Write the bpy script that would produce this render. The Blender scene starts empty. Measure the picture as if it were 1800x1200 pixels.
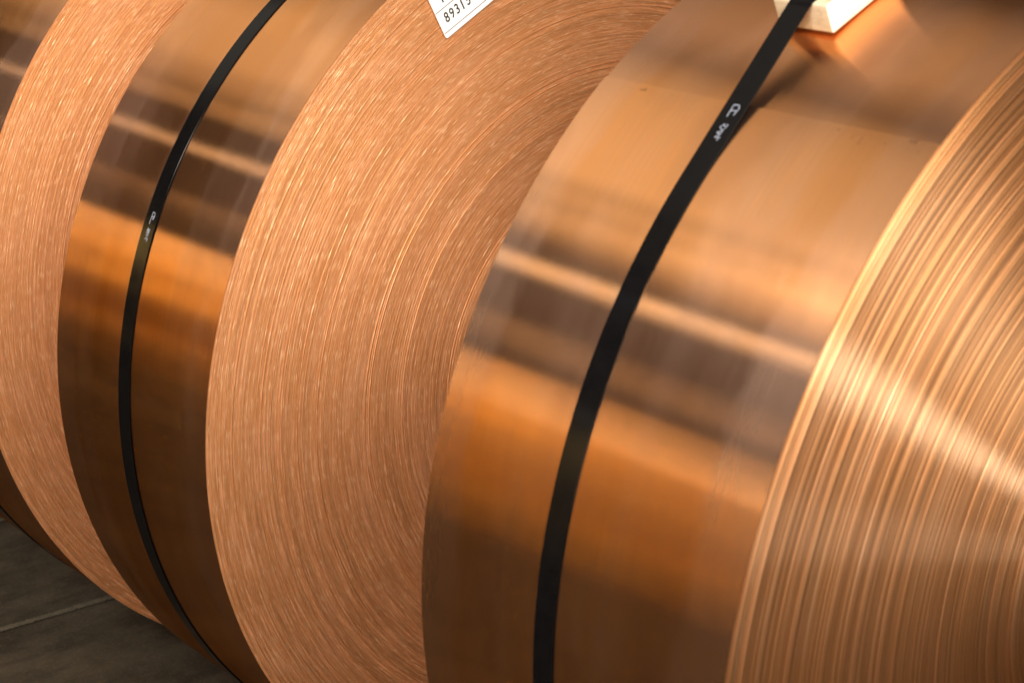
import bpy, math, random
import numpy as np
from mathutils import Vector, Matrix

random.seed(7)
rng = np.random.default_rng(7)
C = bpy.context.scene.collection
S = bpy.context.scene
R = math.radians

# ------------------------------------------------------------------ camera
cam_d = bpy.data.cameras.new('camera')
cam = bpy.data.objects.new('camera', cam_d)
C.objects.link(cam)
S.camera = cam
YAW, PITCH, FPX = 2.435689, -0.329642, 3136.14
fwd = Vector((math.cos(YAW) * math.cos(PITCH), math.sin(YAW) * math.cos(PITCH), math.sin(PITCH)))
cam.location = (1.716545, -1.63711, 1.486518)
cam.rotation_euler = fwd.to_track_quat('-Z', 'Y').to_euler()
cam_d.sensor_width = 36.0
cam_d.lens = FPX / 1800 * 36
cam_d.clip_start = 0.05
cam_d.clip_end = 200
cam_d.dof.use_dof = True
cam_d.dof.focus_distance = 2.38
cam_d.dof.aperture_fstop = 7.6

# ------------------------------------------------------------------ world: dim hall
W = bpy.data.worlds.new('World')
S.world = W
W.use_nodes = True
W.node_tree.nodes['Background'].inputs[0].default_value = (1.0, 0.80, 0.66, 1)
W.node_tree.nodes['Background'].inputs[1].default_value = 0.10

# ------------------------------------------------------------------ lamps (rows of hall lamps, plus unseen fills added for brightness)
def area(name, loc, target, sx, sy, power, col, spread=180):
    d = bpy.data.lights.new(name, 'AREA')
    d.shape = 'RECTANGLE'
    d.size, d.size_y, d.energy, d.color = sx, sy, power, col
    d.spread = math.radians(spread)
    o = bpy.data.objects.new(name, d)
    o.location = loc
    o.rotation_euler = (Vector(target) - Vector(loc)).to_track_quat('-Z', 'Y').to_euler()
    C.objects.link(o)
    return o

area('hall_or_fill_lamp', (2.5, -3.2, 3.2), (0.1, -0.4, 0.7), 1.6, 0.45, 310, (1.0, 0.92, 0.83))
area('hall_or_fill_lamp', (0.4, -2.7, 3.9), (-0.8, -0.6, 0.0), 2.6, 0.9, 42, (1.0, 0.86, 0.66))
area('hall_or_fill_lamp', (-2.4, -3.3, 3.3), (-2.4, -2.0, 0.4), 4.2, 0.05, 4.6, (0.93, 0.94, 1.0))
area('hall_or_fill_lamp', (-2.4, -2.72, 3.65), (-2.4, -2.0, 0.4), 4.2, 0.04, 2.6, (1.0, 0.90, 0.74))
area('hall_or_fill_lamp', (-3.4, -5.0, 3.05), (-2.4, -2.0, 0.4), 4.2, 0.03, 1.6, (1.0, 0.92, 0.86))
area('hall_or_fill_lamp', (4.6, -4.2, 1.3), (0.2, -0.5, 0.5), 1.6, 1.0, 55, (1.0, 0.92, 0.86))  # added low fill, unseen, lifts the lower end faces
area('hall_or_fill_lamp', (0.6, -4.6, 3.0), (-3.2, -3.4, 0.7), 1.0, 0.3, 140, (1.0, 0.90, 0.74), 50)  # added narrow fill, only brightens the coils across the aisle
area('ceiling_or_fill_lamp', (-6.2, -1.95, 6.0), (-6.2, -1.9, 0), 7.5, 3.1, 84, (1.0, 0.88, 0.70))
area('hall_or_fill_lamp', (-4.6, -6.3, 2.35), (0.3, -0.6, 0.9), 4.0, 0.06, 10, (1.0, 0.84, 0.62))
area('ceiling_or_fill_lamp', (-6.2, -4.0, 6.0), (-6.2, -3.9, 0), 7.5, 0.2, 8, (1.0, 0.86, 0.66))
area('ceiling_or_fill_lamp', (-5.0, 1.3, 6.0), (-5.0, 1.2, 0), 7.5, 2.3, 30, (1.0, 0.90, 0.88))
area('ceiling_or_fill_lamp', (5.5, -1.2, 5.0), (0.6, 0.0, 0.8), 3.5, 2.5, 290, (1.0, 0.90, 0.76))  # added soft fill behind the camera, evens out the end faces

S.view_settings.view_transform = 'Standard'
S.view_settings.look = 'None'
S.view_settings.exposure = 0.0
S.view_settings.gamma = 1.0
S.render.engine = 'CYCLES'
S.cycles.use_denoising = True
S.cycles.sample_clamp_indirect = 3.0
S.cycles.max_bounces = 8
S.cycles.glossy_bounces = 6
S.cycles.caustics_reflective = True


# ------------------------------------------------------------------ node helpers
class NT:
    def __init__(self, name):
        self.m = bpy.data.materials.new(name)
        self.m.use_nodes = True
        self.t = self.m.node_tree
        self.b = self.t.nodes['Principled BSDF']

    def n(self, typ, **kw):
        x = self.t.nodes.new(typ)
        for k, v in kw.items():
            setattr(x, k, v)
        return x

    def set(self, sock, v):
        if isinstance(v, bpy.types.NodeSocket):
            self.t.links.new(v, sock)
        else:
            sock.default_value = v

    def math(self, op, a, b=0.0, c=None):
        x = self.n('ShaderNodeMath', operation=op)
        self.set(x.inputs[0], a)
        self.set(x.inputs[1], b)
        if c is not None:
            self.set(x.inputs[2], c)
        return x.outputs[0]

    def xyz(self, x, y, z):
        k = self.n('ShaderNodeCombineXYZ')
        for i, v in enumerate((x, y, z)):
            self.set(k.inputs[i], v)
        return k.outputs[0]

    def noise(self, vec, scale=1.0, detail=2.0, rough=0.5):
        k = self.n('ShaderNodeTexNoise')
        self.set(k.inputs['Vector'], vec)
        k.inputs['Scale'].default_value = scale
        k.inputs['Detail'].default_value = detail
        k.inputs['Roughness'].default_value = rough
        return k.outputs['Fac']

    def ramp(self, v, lo, hi, a=0.0, b=1.0):
        k = self.n('ShaderNodeMapRange')
        k.clamp = True
        self.set(k.inputs[0], v)
        for i, q in enumerate((lo, hi, a, b)):
            self.set(k.inputs[i + 1], q)
        return k.outputs[0]

    def mix(self, f, a, b):
        k = self.n('ShaderNodeMix', data_type='RGBA')
        self.set(k.inputs[0], f)
        self.set(k.inputs[6], a if isinstance(a, bpy.types.NodeSocket) else (*a, 1))
        self.set(k.inputs[7], b if isinstance(b, bpy.types.NodeSocket) else (*b, 1))
        return k.outputs[2]

    def inp(self, name, v):
        self.set(self.b.inputs[name], v)

    def bump(self, h, strength, dist):
        k = self.n('ShaderNodeBump')
        k.inputs['Strength'].default_value = strength
        k.inputs['Distance'].default_value = dist
        self.set(k.inputs['Height'], h)
        self.t.links.new(k.outputs[0], self.b.inputs['Normal'])

    def polar(self):
        tc = self.n('ShaderNodeTexCoord')
        s = self.n('ShaderNodeSeparateXYZ')
        self.t.links.new(tc.outputs['Object'], s.inputs[0])
        x, y, z = s.outputs
        r = self.math('SQRT', self.math('ADD', self.math('MULTIPLY', y, y), self.math('MULTIPLY', z, z)))
        th = self.math('ARCTAN2', z, self.math('MULTIPLY', y, -1.0))   # 0 = front, 90 deg = top; seam at the back
        return x, r, th

    def radial_tangent(self):
        k = self.n('ShaderNodeTangent', direction_type='RADIAL', axis='X')
        self.t.links.new(k.outputs[0], self.b.inputs['Tangent'])


COPPER = (0.80, 0.40, 0.215)

# ------------------------------------------------------------------ materials
def mat_windings(name, pitch, r_in, rough, dash, seed, aniso, glint=0.0, run=1.0, bump=0.17):
    k = NT(name)
    x, r, th = k.polar()
    layer = k.math('FLOOR', k.math('DIVIDE', k.math('SUBTRACT', r, r_in), pitch))
    wn = k.n('ShaderNodeTexWhiteNoise', noise_dimensions='1D')
    k.set(wn.inputs['W'], k.math('ADD', layer, seed))
    per = wn.outputs['Value']
    # burrs and broken lines left by the slitting knife, their glints painted in as pale dashes: long along the turn, one turn wide
    thl = k.math('MULTIPLY', th, r)
    streak = k.noise(k.xyz(k.math('DIVIDE', r, 0.0012), k.math('MULTIPLY', thl, 58.0 * run), seed), 1.0, 1.0, 0.5)
    streak2 = k.noise(k.xyz(k.math('DIVIDE', r, 0.0019), k.math('MULTIPLY', thl, 20.0 * run), seed + 5), 1.0, 2.0, 0.5)
    patch = k.noise(k.xyz(k.math('MULTIPLY', r, 22.0), k.math('MULTIPLY', thl, 9.0), seed + 9), 1.0, 3.0, 0.6)
    bands = k.noise(k.xyz(k.math('MULTIPLY', r, 75.0), k.math('MULTIPLY', th, 0.35), seed + 3), 1.0, 3.0, 0.7)
    clump = k.noise(k.xyz(k.math('MULTIPLY', r, 60.0), k.math('MULTIPLY', thl, 30.0), seed + 13), 1.0, 2.0, 0.5)
    white = k.math('MULTIPLY', k.ramp(streak, 0.56, 0.68), k.math('MULTIPLY', k.ramp(clump, 0.38, 0.62, 0.5, 1.0), dash))
    c = k.mix(k.ramp(bands, 0.3, 0.7), (0.59, 0.280, 0.112), (0.74, 0.372, 0.158))
    c = k.mix(k.math('MULTIPLY', k.ramp(patch, 0.45, 0.75), 0.5), c, (0.80, 0.44, 0.24))
    c = k.mix(k.math('MULTIPLY', k.ramp(per, 0.0, 1.0), 0.25), c, (0.48, 0.205, 0.085))
    c = k.mix(k.math('MULTIPLY', k.ramp(streak2, 0.52, 0.66), dash * 0.35), c, (0.92, 0.58, 0.36))
    c = k.mix(white, c, (0.98, 0.66, 0.40))  # edge glints put into the base colour
    k.inp('Base Color', c)
    k.inp('Metallic', 1.0)
    ro = k.math('ADD', rough, k.math('MULTIPLY', k.math('SUBTRACT', per, 0.5), 0.12))
    ro = k.math('ADD', ro, k.math('MULTIPLY', k.math('SUBTRACT', streak2, 0.5), 0.25))
    k.inp('Roughness', k.math('SUBTRACT', ro, k.math('MULTIPLY', white, 0.12)))
    k.inp('Anisotropic', aniso)
    k.inp('Anisotropic Rotation', 0.25)
    k.radial_tangent()
    h = k.math('ADD', k.math('MULTIPLY', streak, 0.7), streak2)
    k.bump(h, bump, 0.0006)
    if glint:
        g = k.n('ShaderNodeBsdfAnisotropic', distribution='GGX')
        k.set(g.inputs['Color'], (0.95, 0.66, 0.42, 1))
        g.inputs['Roughness'].default_value = 0.35
        g.inputs['Anisotropy'].default_value = 0.85
        tg = k.n('ShaderNodeTangent', direction_type='RADIAL', axis='X')
        k.t.links.new(tg.outputs[0], g.inputs['Tangent'])
        ms = k.n('ShaderNodeMixShader')
        k.set(ms.inputs[0], k.math('MULTIPLY', k.ramp(streak, 0.35, 0.65, 0.5, 1.5), glint))
        k.t.links.new(k.b.outputs[0], ms.inputs[1])
        k.t.links.new(g.outputs[0], ms.inputs[2])
        k.t.links.new(ms.outputs[0], k.t.nodes['Material Output'].inputs[0])
    return k.m


def mat_barrel(name, seed, tail=None, half=0.19, veil=0.015):
    k = NT(name)
    x, r, th = k.polar()
    thl = k.math('MULTIPLY', th, 0.65)
    # rolling bands that run right round the coil
    band = k.noise(k.xyz(k.math('MULTIPLY', x, 11.0), k.math('MULTIPLY', thl, 0.4), seed), 1.0, 2.0, 0.5)
    fine = k.noise(k.xyz(k.math('MULTIPLY', x, 260.0), k.math('MULTIPLY', thl, 3.0), seed + 2), 1.0, 3.0, 0.6)
    smear = k.noise(k.xyz(k.math('MULTIPLY', x, 9.0), k.math('MULTIPLY', thl, 4.0), seed + 4), 1.0, 4.0, 0.6)
    c = k.mix(k.ramp(band, 0.42, 0.58), (0.78, 0.35, 0.120), (0.83, 0.40, 0.165))
    c = k.mix(k.math('MULTIPLY', k.ramp(smear, 0.5, 0.72), 0.3), c, (0.80, 0.44, 0.26))
    cloud = k.noise(k.xyz(k.math('MULTIPLY', x, 6.0), k.math('MULTIPLY', thl, 3.2), seed + 31), 1.0, 3.0, 0.55)
    c = k.mix(k.math('MULTIPLY', k.ramp(cloud, 0.46, 0.56), 0.7), c, (0.62, 0.275, 0.10))
    c = k.mix(k.ramp(fine, 0.3, 0.7, 0.0, 0.22), c, (0.64, 0.285, 0.11))
    if tail is not None:
        dd = k.math('ABSOLUTE', k.math('SUBTRACT', th, tail - 0.012))
        spot = k.noise(k.xyz(k.math('MULTIPLY', x, 70.0), k.math('MULTIPLY', thl, 70.0), 3.3), 1.0, 2.0, 0.5)
        f = k.math('MULTIPLY', k.ramp(dd, 0.0, 0.022, 1.0, 0.0), k.ramp(spot, 0.66, 0.72, 0.0, 0.7))
        c = k.mix(f, c, (0.10, 0.05, 0.03))
    ro = k.math('ADD', 0.215, k.math('MULTIPLY', k.math('SUBTRACT', band, 0.5), 0.04))
    ro = k.math('ADD', ro, k.math('MULTIPLY', k.ramp(smear, 0.48, 0.7), 0.012))
    # rolling marks run round the coil: mirror-sharp along the turn, brushed across it
    g1 = k.n('ShaderNodeBsdfAnisotropic', distribution='BECKMANN')
    g2 = k.n('ShaderNodeBsdfAnisotropic', distribution='GGX')
    tg = k.n('ShaderNodeTangent', direction_type='RADIAL', axis='X')
    for g, rr, an in ((g1, ro, 0.74), (g2, 0.45, 0.35)):
        k.set(g.inputs['Color'], c if g == g1 else (0.72, 0.47, 0.36, 1))
        k.set(g.inputs['Roughness'], rr)
        k.set(g.inputs['Anisotropy'], an)
        k.t.links.new(tg.outputs[0], g.inputs['Tangent'])
    ms = k.n('ShaderNodeMixShader')
    # dull film towards the strip edges and in bands where the roll left it
    xa = k.math('ADD', k.math('ABSOLUTE', x), k.math('MULTIPLY', k.math('SUBTRACT', smear, 0.5), half * 0.5))
    film = k.ramp(xa, half * 0.70, half * 0.78, 0.0, 0.09)
    film = k.math('ADD', film, k.ramp(band, 0.52, 0.57, 0.0, 0.04))
    k.set(ms.inputs[0], k.math('ADD', film, k.ramp(smear, 0.4, 0.75, veil, veil * 2.2 + 0.02)))
    # fine rolling lines and a few stray scratches
    old = ms.inputs[0].links[0].from_socket
    scr = k.noise(k.xyz(k.math('ADD', k.math('MULTIPLY', x, 150.0), k.math('MULTIPLY', thl, 55.0)), k.math('MULTIPLY', thl, 9.0), seed + 41), 1.0, 2.0, 0.5)
    k.set(ms.inputs[0], k.math('MINIMUM', k.math('ADD', old, k.math('ADD', k.ramp(fine, 0.50, 0.72, 0.0, 0.03), k.ramp(scr, 0.70, 0.74, 0.0, 0.06))), 0.21))
    k.t.links.new(g1.outputs[0], ms.inputs[1])
    k.t.links.new(g2.outputs[0], ms.inputs[2])
    k.t.links.new(ms.outputs[0], k.t.nodes['Material Output'].inputs[0])
    wave = k.noise(k.xyz(k.math('MULTIPLY', x, 3.5), k.math('MULTIPLY', thl, 1.6), seed + 7), 1.0, 0.0, 0.4)
    k.bump(wave, 0.12, 0.004)
    nb = k.b.inputs['Normal'].links[0].from_socket
    k.t.links.new(nb, g1.inputs['Normal'])
    k.t.links.new(nb, g2.inputs['Normal'])
    k.t.nodes.remove(k.b)
    return k.m


def mat_strap():
    k = NT('black_strap_paint')
    tc = k.n('ShaderNodeTexCoord')
    nz = k.noise(tc.outputs['Object'], 60.0, 4.0, 0.6)
    k.inp('Base Color', k.mix(nz, (0.002, 0.002, 0.0025), (0.005, 0.0045, 0.0045)))
    k.inp('Roughness', k.ramp(nz, 0.3, 0.7, 0.13, 0.2))
    k.inp('Specular IOR Level', 0.055)
    k.bump(nz, 0.02, 0.001)
    return k.m


def mat_plain(name, col, rough, var=0.06, scale=80.0):
    k = NT(name)
    tc = k.n('ShaderNodeTexCoord')
    nz = k.noise(tc.outputs['Object'], scale, 4.0, 0.6)
    k.inp('Base Color', k.mix(nz, tuple(v * (1 - var) for v in col), tuple(min(1, v * (1 + var)) for v in col)))
    k.inp('Roughness', rough)
    return k.m


def mat_wood(name, a, b, stain):
    k = NT(name)
    tc = k.n('ShaderNodeTexCoord')
    s = k.n('ShaderNodeSeparateXYZ')
    k.t.links.new(tc.outputs['Object'], s.inputs[0])
    x, y, z = s.outputs
    g = k.noise(k.xyz(k.math('MULTIPLY', x, 30.0), k.math('MULTIPLY', y, 30.0), k.math('MULTIPLY', z, 260.0)), 1.0, 3.0, 0.6)
    st = k.noise(tc.outputs['Object'], 75.0, 3.0, 0.6)
    c = k.mix(k.ramp(g, 0.3, 0.7), a, b)
    c = k.mix(k.math('MULTIPLY', k.ramp(st, 0.55, 0.72), 0.6), c, stain)
    k.inp('Base Color', c)
    k.inp('Roughness', 0.65)
    k.bump(g, 0.25, 0.0006)
    return k.m


def mat_floor():
    k = NT('worn_concrete')
    tc = k.n('ShaderNodeTexCoord')
    P = tc.outputs['Object']
    s = k.n('ShaderNodeSeparateXYZ')
    k.t.links.new(P, s.inputs[0])
    x, y, z = s.outputs
    big = k.noise(P, 5.0, 6.0, 0.7)
    drag = k.noise(k.xyz(k.math('MULTIPLY', x, 16.0), k.math('MULTIPLY', y, 4.0), 0.0), 1.0, 5.0, 0.7)
    grit = k.noise(P, 160.0, 3.0, 0.7)
    c = k.mix(k.ramp(big, 0.3, 0.7), (0.023, 0.018, 0.012), (0.066, 0.053, 0.037))
    c = k.mix(k.math('MULTIPLY', k.ramp(drag, 0.45, 0.7), 0.75), c, (0.015, 0.013, 0.010))
    c = k.mix(k.math('MULTIPLY', k.ramp(grit, 0.55, 0.8), 0.4), c, (0.11, 0.094, 0.074))
    k.inp('Base Color', c)
    k.inp('Roughness', k.ramp(drag, 0.3, 0.7, 0.45, 0.65))
    k.inp('Specular IOR Level', 0.05)
    k.bump(k.math('ADD', k.math('MULTIPLY', grit, 0.3), big), 0.3, 0.002)
    return k.m


M_STRAP = mat_strap()
M_PRINT = mat_plain('white_ink', (0.26, 0.29, 0.37), 0.6)
M_PAPER = mat_plain('white_paper', (0.80, 0.80, 0.81), 0.6, 0.02)
M_INK = mat_plain('black_ink', (0.012, 0.010, 0.010), 0.6)
M_WOOD = mat_wood('pale_wood', (0.44, 0.36, 0.24), (0.56, 0.48, 0.34), (0.28, 0.20, 0.11))
M_WOODEND = mat_wood('sawn_white_end', (0.78, 0.73, 0.67), (0.84, 0.80, 0.75), (0.74, 0.68, 0.60))
M_FLOOR = mat_floor()
M_JOINT = mat_plain('joint_filler', (0.052, 0.042, 0.025), 0.8, 0.7, 70.0)


# ------------------------------------------------------------------ mesh helpers
def mesh_obj(name, verts, faces, mat, parent=None, loc=(0, 0, 0), smooth=False):
    me = bpy.data.meshes.new(name)
    me.from_pydata([tuple(v) for v in verts], [], [tuple(f) for f in faces])
    me.update()
    if smooth:
        me.polygons.foreach_set('use_smooth', np.ones(len(me.polygons), bool))
    me.materials.append(mat)
    o = bpy.data.objects.new(name, me)
    o.location = loc
    o.parent = parent
    C.objects.link(o)
    return o


def quad_mesh(name, V, F, mat, parent, loc, smooth=True):
    """fast numpy mesh: V (n,3), F (m,4)"""
    me = bpy.data.meshes.new(name)
    me.vertices.add(len(V))
    me.vertices.foreach_set('co', np.ascontiguousarray(V, np.float32).ravel())
    me.loops.add(F.size)
    me.loops.foreach_set('vertex_index', np.ascontiguousarray(F, np.int32).ravel())
    me.polygons.add(len(F))
    me.polygons.foreach_set('loop_start', np.arange(0, F.size, 4, dtype=np.int32))
    me.polygons.foreach_set('loop_total', np.full(len(F), 4, np.int32))
    me.polygons.foreach_set('use_smooth', np.full(len(F), smooth, bool))
    me.update(calc_edges=True)
    me.validate()
    me.materials.append(mat)
    o = bpy.data.objects.new(name, me)
    o.location = loc
    o.parent = parent
    C.objects.link(o)
    return o


def grid_faces(nr, nc, wrap_r, wrap_c):
    i = np.arange(nr if wrap_r else nr - 1)
    j = np.arange(nc if wrap_c else nc - 1)
    I, J = np.meshgrid(i, j, indexing='ij')
    I2, J2 = (I + 1) % nr, (J + 1) % nc
    return np.stack([I * nc + J, I * nc + J2, I2 * nc + J2, I2 * nc + J], -1).reshape(-1, 4)


def lathe(name, prof, segs, mat, parent, loc, smooth=True, crisp=False):
    """prof: list of (x, r), closed loop; revolved about local X. angle 0 = front (-Y), 90 deg = top"""
    prof = np.array(prof, float)
    if crisp:                                      # every band of the profile gets its own two rings
        prof = np.stack([prof, np.roll(prof, -1, 0)], 1).reshape(-1, 2)
    a = np.linspace(0, 2 * np.pi, segs, endpoint=False)
    r = prof[:, 1][:, None] * np.ones(segs)[None, :]
    x = prof[:, 0][:, None] * np.ones(segs)[None, :]
    V = np.stack([x, -r * np.cos(a), r * np.sin(a)], -1).reshape(-1, 3)
    F = grid_faces(len(prof), segs, True, True)
    if crisp:
        F = F.reshape(len(prof), segs, 4)[0::2].reshape(-1, 4)
    return quad_mesh(name, V, F, mat, parent, loc, smooth)


def lathe_strips(name, strips, segs, mat, parent, loc):
    """like lathe, but each polyline of the profile is smooth in itself and creased against the next"""
    a = np.linspace(0, 2 * np.pi, segs, endpoint=False)
    ca, sa = -np.cos(a), np.sin(a)
    P = np.array([q for st in strips for q in st], float)
    V = np.stack([np.repeat(P[:, :1], segs, 1), P[:, 1:] * ca, P[:, 1:] * sa], -1).reshape(-1, 3)
    rows, b = [], 0
    for st in strips:
        rows += list(range(b, b + len(st) - 1))
        b += len(st)
    i = np.array(rows)[:, None]
    j = np.arange(segs)[None, :]
    j2 = (j + 1) % segs
    F = np.stack([i * segs + j, i * segs + j2, (i + 1) * segs + j2, (i + 1) * segs + j], -1).reshape(-1, 4)
    return quad_mesh(name, V, F, mat, parent, loc, True)


# ------------------------------------------------------------------ coils
def winding_strips(w, r_in, r_out, pitch, offs, gap):
    n = int(round((r_out - r_in) / pitch))
    S_ = [[(-w / 2, r_out), (-w / 2, r_in)], [(-w / 2, r_in), (w / 2 - 0.004, r_in)]]
    g = (w / 2 - 0.004, r_in)
    for i in range(n):
        r0 = r_in + i * pitch
        xo = w / 2 + offs[i]
        nx = w / 2 + offs[min(i + 1, n - 1)]
        a, b, c = (xo, r0 + 0.14 * pitch), (xo, r0 + 0.62 * pitch), (xo - 0.05 * pitch, r0 + 0.86 * pitch)
        g2 = (min(xo, nx) - gap, r0 + 1.0 * pitch)
        S_ += [[g, a], [a, b], [b, c, g2]]
        g = g2
    S_.append([g, (w / 2 - 0.004, r_out - 1e-5)])
    return S_


def winding_profile(w, r_in, r_out, pitch, offs, gap):
    """closed profile: left end, bore, then every turn's edge on the right-hand end"""
    p = [(-w / 2, r_out), (-w / 2, r_in), (w / 2 - 0.004, r_in)]
    n = int(round((r_out - r_in) / pitch))
    for i in range(n):
        r0 = r_in + i * pitch
        xo = w / 2 + offs[i]
        p += [(min(xo, w / 2 + offs[max(i - 1, 0)]) - gap, r0 + 0.02 * pitch), (xo - 0.08 * pitch, r0 + 0.16 * pitch), (xo, r0 + 0.84 * pitch)]
    p.append((w / 2 + offs[n - 1] - 0.003, r_out - 1e-5))
    return p


def make_coil(xl, xr, rad, mats, label, pitch=0.0013, r_in=0.17, amp=0.00007, big=0.12, bigamp=0.0007,
              seed=1, tail_deg=120.0, segs=224, group=None, y=0.0, outer=None, layers=True, name='copper_coil', crisp=True):
    g = np.random.default_rng(seed)
    w = xr - xl
    root = bpy.data.objects.new(name, None)
    root.location = ((xl + xr) / 2, y, 0)
    root.empty_display_size = 0.1
    C.objects.link(root)
    root['label'] = label
    root['category'] = 'metal coil'
    if group:
        root['group'] = group
    T = 0.0010                                    # strip thickness of the outermost turn
    r_w = rad - 0.0014
    n = int(round((r_w - r_in) / pitch))
    offs = g.normal(0, amp, n)
    slow = np.interp(np.arange(n), np.linspace(0, n, n // 9), g.normal(0, amp * 1.3, n // 9))
    offs = offs + slow
    pk = g.random(n) < big
    offs[pk] += g.random(pk.sum()) * bigamp
    if outer is not None:
        offs[-len(outer):] = outer
    pitch_e = (r_w - r_in) / n
    if layers:
        prof = winding_profile(w, r_in, r_w, pitch_e, offs, 0.00018)
    else:
        prof = [(-w / 2, r_w), (-w / 2, r_in), (w / 2, r_in), (w / 2, r_w)]
    if layers and crisp:
        wd = lathe_strips('windings', winding_strips(w, r_in, r_w, pitch_e, offs, 0.00018), segs, mats[0], root, (0, 0, rad))
    else:
        wd = lathe('windings', prof, segs, mats[0], root, (0, 0, rad), smooth=True, crisp=crisp)
    wd['kind'] = 'stuff'
    # outermost turn: a strip of real thickness that ends in a step (the tail of the coil)
    ns = 720 if layers else 120
    a0 = R(tail_deg)
    th = a0 - np.linspace(0, 2 * np.pi, ns + 1)    # runs down the front from the tail
    ro = rad - T * np.linspace(0, 1, ns + 1)
    ro = ro + 0.0009 * np.exp(-((a0 - th) / 0.10))     # the tail springs off a little
    top = [(-w / 2 + w * q / 8, 0.0) for q in range(9)]
    secs = [(top, 0), ([(w / 2, 0.0), (w / 2, -T)], 1), ([(w / 2, -T), (-w / 2, -T)], 0), ([(-w / 2, -T), (-w / 2, 0.0)], 1)]
    Vs, Fs, mi, nb = [], [], [], 0
    for sec, ms_ in secs:
        px = np.array([q[0] for q in sec]); pd = np.array([q[1] for q in sec])
        rr = ro[:, None] + pd[None, :]
        V = np.stack([np.broadcast_to(px, rr.shape), -rr * np.cos(th)[:, None], rr * np.sin(th)[:, None]], -1).reshape(-1, 3)
        F = grid_faces(len(th), len(sec), False, False)
        Vs.append(V); Fs.append(F + nb); mi += [ms_] * len(F); nb += len(V)
    for q in (0, ns):                              # the cut ends of the strip
        cap = []
        for xx, dr in ((-w / 2, 0.0), (w / 2, 0.0), (w / 2, -T), (-w / 2, -T)):
            cap.append((xx, -(ro[q] + dr) * math.cos(th[q]), (ro[q] + dr) * math.sin(th[q])))
        Vs.append(np.array(cap)); Fs.append(np.array([[nb, nb + 1, nb + 2, nb + 3]])); mi.append(1); nb += 4
    ow = quad_mesh('outer_turn', np.concatenate(Vs), np.concatenate(Fs), mats[1], root, (0, 0, rad), True)
    ow.data.materials.append(mats[0])
    ow.data.polygons.foreach_set('material_index', np.array(mi, np.int32))
    return root


def strap_path(rad, block=None, n=480):
    """closed path round the coil in (y, z) about the axis; block = list of corner points it passes over"""
    th = np.linspace(0, 2 * np.pi, n, endpoint=False)
    pts = [(-rad * math.cos(t), rad * math.sin(t)) for t in th]
    if block:
        pts += block
    # convex hull (monotone chain)
    P = sorted(set((round(a, 7), round(b, 7)) for a, b in pts))
    def half(P):
        h = []
        for p in P:
            while len(h) >= 2 and (h[-1][0] - h[-2][0]) * (p[1] - h[-2][1]) - (h[-1][1] - h[-2][1]) * (p[0] - h[-2][0]) <= 0:
                h.pop()
            h.append(p)
        return h
    lo, up = half(P), half(P[::-1])
    H = lo[:-1] + up[:-1]
    out = []
    for a, c in zip(H, H[1:] + H[:1]):             # keep the straight runs finely divided
        m = max(1, int(math.hypot(c[0] - a[0], c[1] - a[1]) / 0.012))
        out += [(a[0] + (c[0] - a[0]) * q / m, a[1] + (c[1] - a[1]) * q / m) for q in range(m)]
    return np.array(out)


def make_strap(parent, rad, xs, width, thick, block=None):
    path = strap_path(rad + 0.0004, block)
    nx = np.roll(path, -1, 0) - np.roll(path, 1, 0)
    nrm = np.stack([nx[:, 1], -nx[:, 0]], 1)
    nrm /= np.linalg.norm(nrm, axis=1)[:, None]
    b, h = 0.00035, width / 2
    sec = [(-h, 0.0), (-h, thick - b), (-h + b, thick), (h - b, thick), (h, thick - b), (h, 0.0)]
    V, F = [], []
    for q in range(6):                             # one smooth ribbon per flank, hard edges between them
        a, c = sec[q], sec[(q + 1) % 6]
        base = len(V)
        for (y, z), (ny, nz) in zip(path, nrm):
            V += [(a[0], y + ny * a[1], z + nz * a[1]), (c[0], y + ny * c[1], z + nz * c[1])]
        m = len(path)
        F += [(base + 2 * i, base + 2 * i + 1, base + 2 * ((i + 1) % m) + 1, base + 2 * ((i + 1) % m)) for i in range(m)]
    o = quad_mesh('strap', np.array(V), np.array(F), M_STRAP, parent, (xs - parent.location.x, 0, rad), True)
    return o


def ribbon(pts3, nrm3, wid):
    """thin raised stroke following points; returns verts, faces"""
    V, F = [], []
    n = len(pts3)
    for i in range(n):
        t = (pts3[min(i + 1, n - 1)] - pts3[max(i - 1, 0)])
        t.normalize()
        s = t.cross(nrm3[i]).normalized() * wid / 2
        ext = Vector((0, 0, 0))
        if i == 0: ext = -t * wid * .4
        if i == n - 1: ext = t * wid * .4
        V += [pts3[i] + s + ext, pts3[i] - s + ext]
    for i in range(n - 1):
        F.append((2 * i, 2 * i + 1, 2 * i + 3, 2 * i + 2))
    return V, F


def strokes_mesh(name, strokes, fn, wid, parent):
    V, F = [], []
    for st in strokes:
        p, nn = zip(*[fn(*q) for q in st])
        v, f = ribbon([Vector(q) for q in p], [Vector(q) for q in nn], wid)
        F += [tuple(i + len(V) for i in q) for q in f]
        V += v
    return mesh_obj(name, V, F, M_PRINT, parent)


PITCH_L = 0.0013
mw0 = mat_windings('strip_edges_copper_a', PITCH_L, 0.17, 0.64, 0.75, 1.0, 0.0)
mw1 = mat_windings('strip_edges_copper_b', PITCH_L, 0.17, 0.64, 0.80, 20.0, 0.0)
mw2 = mat_windings('strip_edges_copper_c', PITCH_L, 0.17, 0.46, 0.3, 40.0, 0.5, 0.085, 0.07, 0.3)
mb0 = mat_barrel('rolled_copper_a', 3.0)
mb1 = mat_barrel('rolled_copper_b', 13.0)
mb2 = mat_barrel('rolled_copper_c', 27.0, R(51.7), 0.205, 0.05)

R0, R1, R2 = 0.67183, 0.65, 0.64741
XB, XC, XD, XE = -0.374185, -0.579647, 0.413351, 0.824158

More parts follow.
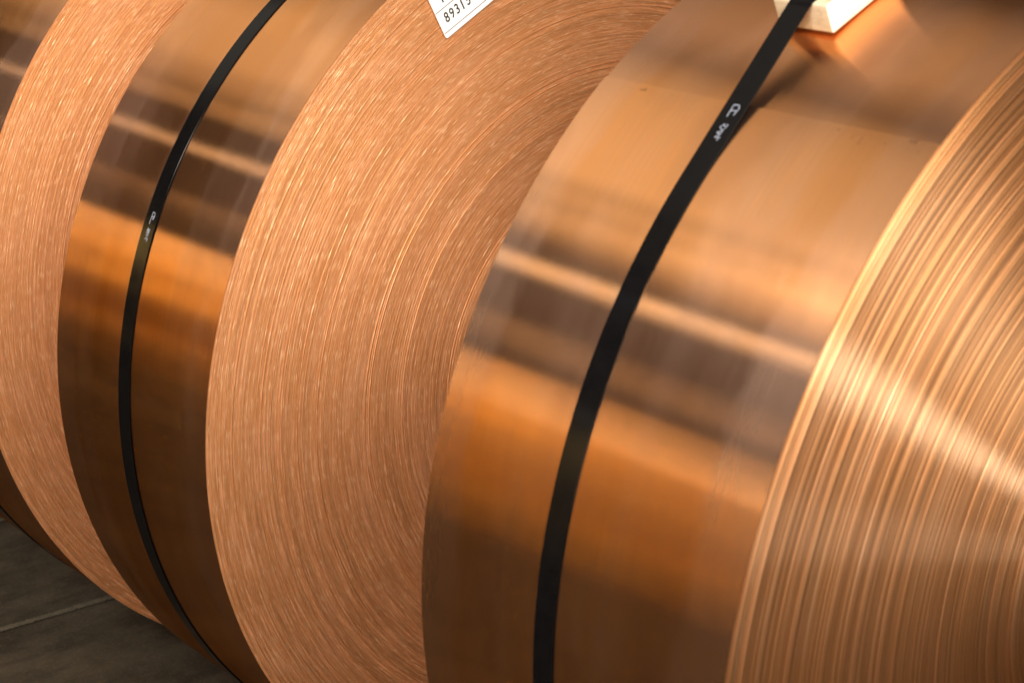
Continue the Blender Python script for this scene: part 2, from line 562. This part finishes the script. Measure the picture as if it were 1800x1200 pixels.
coil0 = make_coil(XC - 0.40, XC, R0, (mw0, mb0), 'copper strip coil at the far left, only a sliver of its end face showing', pitch=0.0016, seed=11, big=0.035, bigamp=0.0007, tail_deg=150, group='copper coils standing in a row')
coil1 = make_coil(XB, 0.0, R1, (mw1, mb1), 'middle copper strip coil with a white numbered paper label on its end face', seed=22, big=0.06, bigamp=0.0007, tail_deg=140, group='copper coils standing in a row')
o2 = np.array([0.0016, -0.0003, 0.0002, 0.0011, -0.0006, -0.0002, 0.0012, 0.0016, -0.0010, -0.0014, 0.0022, 0.0018, -0.0012, -0.0018, -0.0016])
coil2 = make_coil(XD, XE, R2, (mw2, mb2), 'nearest copper strip coil, blurred at the right, with a wooden block under its strap', seed=33, amp=0.0004, big=0.08, bigamp=0.0020, tail_deg=51.7, outer=o2, crisp=False, group='copper coils standing in a row')

# ------------------------------------------------------------------ wooden block under the strap of the nearest coil
BA, BH, BL, BX0, BX1 = R(65.5), 0.0305, 0.10, 0.564, 0.632
bn = Vector((0, -math.cos(BA), math.sin(BA)))
bt = Vector((0, math.sin(BA), math.cos(BA)))
top_front = bn * (R2 + BH + 0.0006) - bt * (BL / 2)
top_back = bn * (R2 + BH + 0.0006) + bt * (BL / 2)

SW, ST = 0.0275, 0.0010
s0 = make_strap(coil0, R0, XC - 0.205, SW, ST)
s1 = make_strap(coil1, R1, -0.1925, SW, ST)
s2 = make_strap(coil2, R2, 0.6010, SW, ST, [(top_front.y, top_front.z), (top_back.y, top_back.z)])


def make_block():
    import bmesh
    bm = bmesh.new()
    bmesh.ops.create_cube(bm, size=1.0)
    bmesh.ops.scale(bm, vec=(BX1 - BX0, BL, BH), verts=bm.verts)
    bmesh.ops.translate(bm, vec=(0, 0, BH / 2), verts=bm.verts)
    bmesh.ops.bevel(bm, geom=list(bm.edges), offset=0.0028, segments=3, affect='EDGES', profile=0.6)
    me = bpy.data.meshes.new('wooden_block')
    bm.to_mesh(me)
    bm.free()
    me.materials.append(M_WOOD)
    me.materials.append(M_WOODEND)
    for p in me.polygons:
        p.use_smooth = True
        if p.normal.x > 0.6:
            p.material_index = 1
    o = bpy.data.objects.new('wooden_block', me)
    C.objects.link(o)
    ax = Vector((1, 0, 0))
    m = Matrix((ax, bt, bn)).transposed().to_4x4()
    m.translation = Vector(((BX0 + BX1) / 2, 0, R2)) + bn * (R2 + 0.0003)
    o.matrix_world = m
    o['label'] = 'small pale wooden block wedged under the black strap on the nearest coil'
    o['category'] = 'wood block'
    return o


make_block()

# ------------------------------------------------------------------ ink marks on the straps
P1 = [[(23.6892, -0.1933), (25.0013, -0.1925)],
      [(25.0013, -0.1925), (24.9792, -0.1877), (24.6729, -0.1867), (24.224, -0.1876)],
      [(24.4892, -0.1923), (24.625, -0.1863)], [(24.4252, -0.1884), (24.2439, -0.1895)],
      [(23.1852, -0.1929), (23.142, -0.1914)],
      [(22.9787, -0.1939), (23.1132, -0.1866), (22.8637, -0.1885), (22.921, -0.1941)],
      [(22.6517, -0.1941), (22.8351, -0.1871), (22.5852, -0.189)],
      [(22.392, -0.1936), (22.3933, -0.1878), (22.6138, -0.1904)],
      [(21.9005, -0.1941), (22.1713, -0.1911), (22.0381, -0.1868), (21.6954, -0.1894), (22.0086, -0.1883)]]
P2 = [[(0.0726, 0.5983), (0.0858, 0.5986)],
      [(0.0858, 0.5986), (0.0863, 0.6047), (0.0827, 0.6068), (0.0752, 0.6051)],
      [(0.0792, 0.5988), (0.08, 0.6047)], [(0.064, 0.6045), (0.0633, 0.606)],
      [(0.064, 0.6012), (0.0601, 0.5981), (0.0571, 0.603), (0.0615, 0.6051), (0.0631, 0.6004)],
      [(0.0543, 0.5988), (0.0567, 0.604), (0.0527, 0.6039), (0.0537, 0.5989)],
      [(0.0485, 0.5989), (0.0524, 0.602), (0.0456, 0.6038), (0.0492, 0.6056), (0.0493, 0.5997)]]


def on_strap1(a, x):
    rr = R1 + 0.0004 + ST + 0.00025
    n = (0, -math.cos(R(a)), math.sin(R(a)))
    return (x - s1.parent.location.x - s1.location.x, n[1] * rr, n[2] * rr), n


# flat run of the raised strap: from its tangent point on the coil to the block's top front edge
dd = math.hypot(top_front.y, top_front.z)
ang_b = math.atan2(top_front.z, -top_front.y)
TT = ang_b - math.acos((R2 + 0.0004) / dd)
fn_ = Vector((0, -math.cos(TT), math.sin(TT)))
ft_ = Vector((0, math.sin(TT), math.cos(TT)))


def on_strap2(s, x):
    s += R2 * (R(43.5) - TT)
    p = fn_ * (R2 + 0.0004 + ST + 0.00035) + ft_ * s
    return (x - s2.parent.location.x - s2.location.x, p.y, p.z), tuple(fn_)


strokes_mesh('printed_mark', P1, on_strap1, 0.0011, s1)
strokes_mesh('printed_mark', P2, on_strap2, 0.0010, s2)

# ------------------------------------------------------------------ paper label on the middle coil
LA = math.atan2(0.457, 0.89) + R(1.2)
LW, LH, LT = 0.125, 0.088, 0.0003
lab_m = Matrix(((0, 0, 1), (math.cos(LA), -math.sin(LA), 0), (math.sin(LA), math.cos(LA), 0))).to_4x4()  # u, v, normal(+X)
lab_m.translation = Vector((0.0024, -0.2816, 1.1296))


def rounded(w, h, rad, n=6):
    P = []
    for cx, cy, a0 in ((w - rad, h - rad, 0), (rad, h - rad, 90), (rad, rad, 180), (w - rad, rad, 270)):
        for q in range(n + 1):
            a = R(a0 + 90 * q / n)
            P.append((cx + rad * math.cos(a), cy + rad * math.sin(a)))
    return P


def place_local(o, parent, m):
    o.parent = parent
    o.matrix_local = Matrix.Translation(-parent.location) @ m if parent.parent is None else m


P = rounded(LW, LH, 0.0035)
n = len(P)
V = [(x, y, 0) for x, y in P] + [(x, y, LT) for x, y in P]
F = [tuple(range(n))[::-1], tuple(range(n, 2 * n))] + [(i, (i + 1) % n, n + (i + 1) % n, n + i) for i in range(n)]
lab = mesh_obj('paper_label', V, F, M_PAPER)
lab['label'] = 'white paper label with black number on the copper end face'
place_local(lab, coil1, lab_m)


def rule(v, u0, u1):
    h = 0.00042
    o = mesh_obj('ruled_line', [(u0, v - h, 0), (u1, v - h, 0), (u1, v + h, 0), (u0, v + h, 0)], [(0, 1, 2, 3)], M_INK)
    place_local(o, lab, Matrix.Translation((0, 0, LT + 0.00012)))


rule(0.0068, 0.0006, LW - 0.002)
rule(0.0356, 0.0006, LW - 0.002)
rule(0.0640, 0.0006, LW - 0.002)


def digit(ch, u, v, h, wscale):
    cu = bpy.data.curves.new('digit', 'FONT')
    cu.body = ch
    cu.size = 1.0
    cu.offset = 0.014
    tmp = bpy.data.objects.new('digit', cu)
    C.objects.link(tmp)
    dg = bpy.context.evaluated_depsgraph_get()
    me = bpy.data.meshes.new_from_object(tmp.evaluated_get(dg))
    bpy.data.objects.remove(tmp)
    co = np.array([q.co for q in me.vertices])
    mn, mx = co.min(0), co.max(0)
    k = h / (mx[1] - mn[1])
    for q in me.vertices:
        q.co = ((q.co.x - mn[0]) * k * wscale, (q.co.y - mn[1]) * k, 0)
    me.materials.clear()
    me.materials.append(M_INK)
    o = bpy.data.objects.new('digit', me)
    C.objects.link(o)
    place_local(o, lab, Matrix.Translation((u, v, LT + 0.00014)))


for ch, u in zip('89315', (0.0102, 0.0196, 0.0292, 0.0402, 0.0480)):
    digit(ch, u, 0.0164, 0.0134, 0.80 if ch != '1' else 0.9)
digit('1', 0.0168, 0.0415, 0.0134, 0.9)

# ------------------------------------------------------------------ floor
def plane(name, x0, y0, x1, y1, z, mat, parent=None):
    return mesh_obj(name, [(x0, y0, z), (x1, y0, z), (x1, y1, z), (x0, y1, z)], [(0, 1, 2, 3)], mat, parent)


fl = plane('floor', -40, -40, 40, 40, 0, M_FLOOR)
fl['kind'] = 'structure'


def joint(xa, xb, y0, y1, wid, seed):
    g = random.Random(seed)
    V, F = [], []
    n = 260
    for i in range(n + 1):
        y = y0 + (y1 - y0) * i / n
        x = xa + (xb - xa) * i / n
        V += [(x - wid / 2 * g.uniform(0.6, 1.15), y, 0.003), (x + wid / 2 * g.uniform(0.6, 1.15), y, 0.003)]
    for i in range(n):
        F.append((2 * i, 2 * i + 1, 2 * i + 3, 2 * i + 2))
    return mesh_obj('floor_joint', V, F, M_JOINT, fl)


joint(-0.99, -0.94, -0.62, 0.1, 0.017, 1)
joint(-1.425, -1.39, -0.62, 0.1, 0.017, 2)

# ------------------------------------------------------------------ coils across the aisle (seen mirrored in the polished barrels)
mwa = mat_plain('strip_edges_brass', (0.76, 0.52, 0.17), 0.5, 0.15, 12.0)
mba = mat_plain('rolled_brass', (0.80, 0.54, 0.22), 0.4, 0.1, 6.0)
for m_ in (mwa, mba):
    m_.node_tree.nodes['Principled BSDF'].inputs['Metallic'].default_value = 1.0
for i, (x, yy, rr) in enumerate(((-1.7, -3.4, 0.72), (-3.1, -3.4, 0.76), (-4.6, -3.4, 0.88))):
    make_coil(x - 0.45, x, rr, (mwa, mba), ('brass coil across the aisle nearest the camera, mirrored in the barrels', 'brass coil across the aisle between two others, mirrored in the barrels', 'brass coil across the aisle farthest from the camera, mirrored in the barrels')[i],
              seed=50 + i, segs=96, layers=False, name='brass_coil', r_in=0.30, y=yy, group='coils across the aisle')
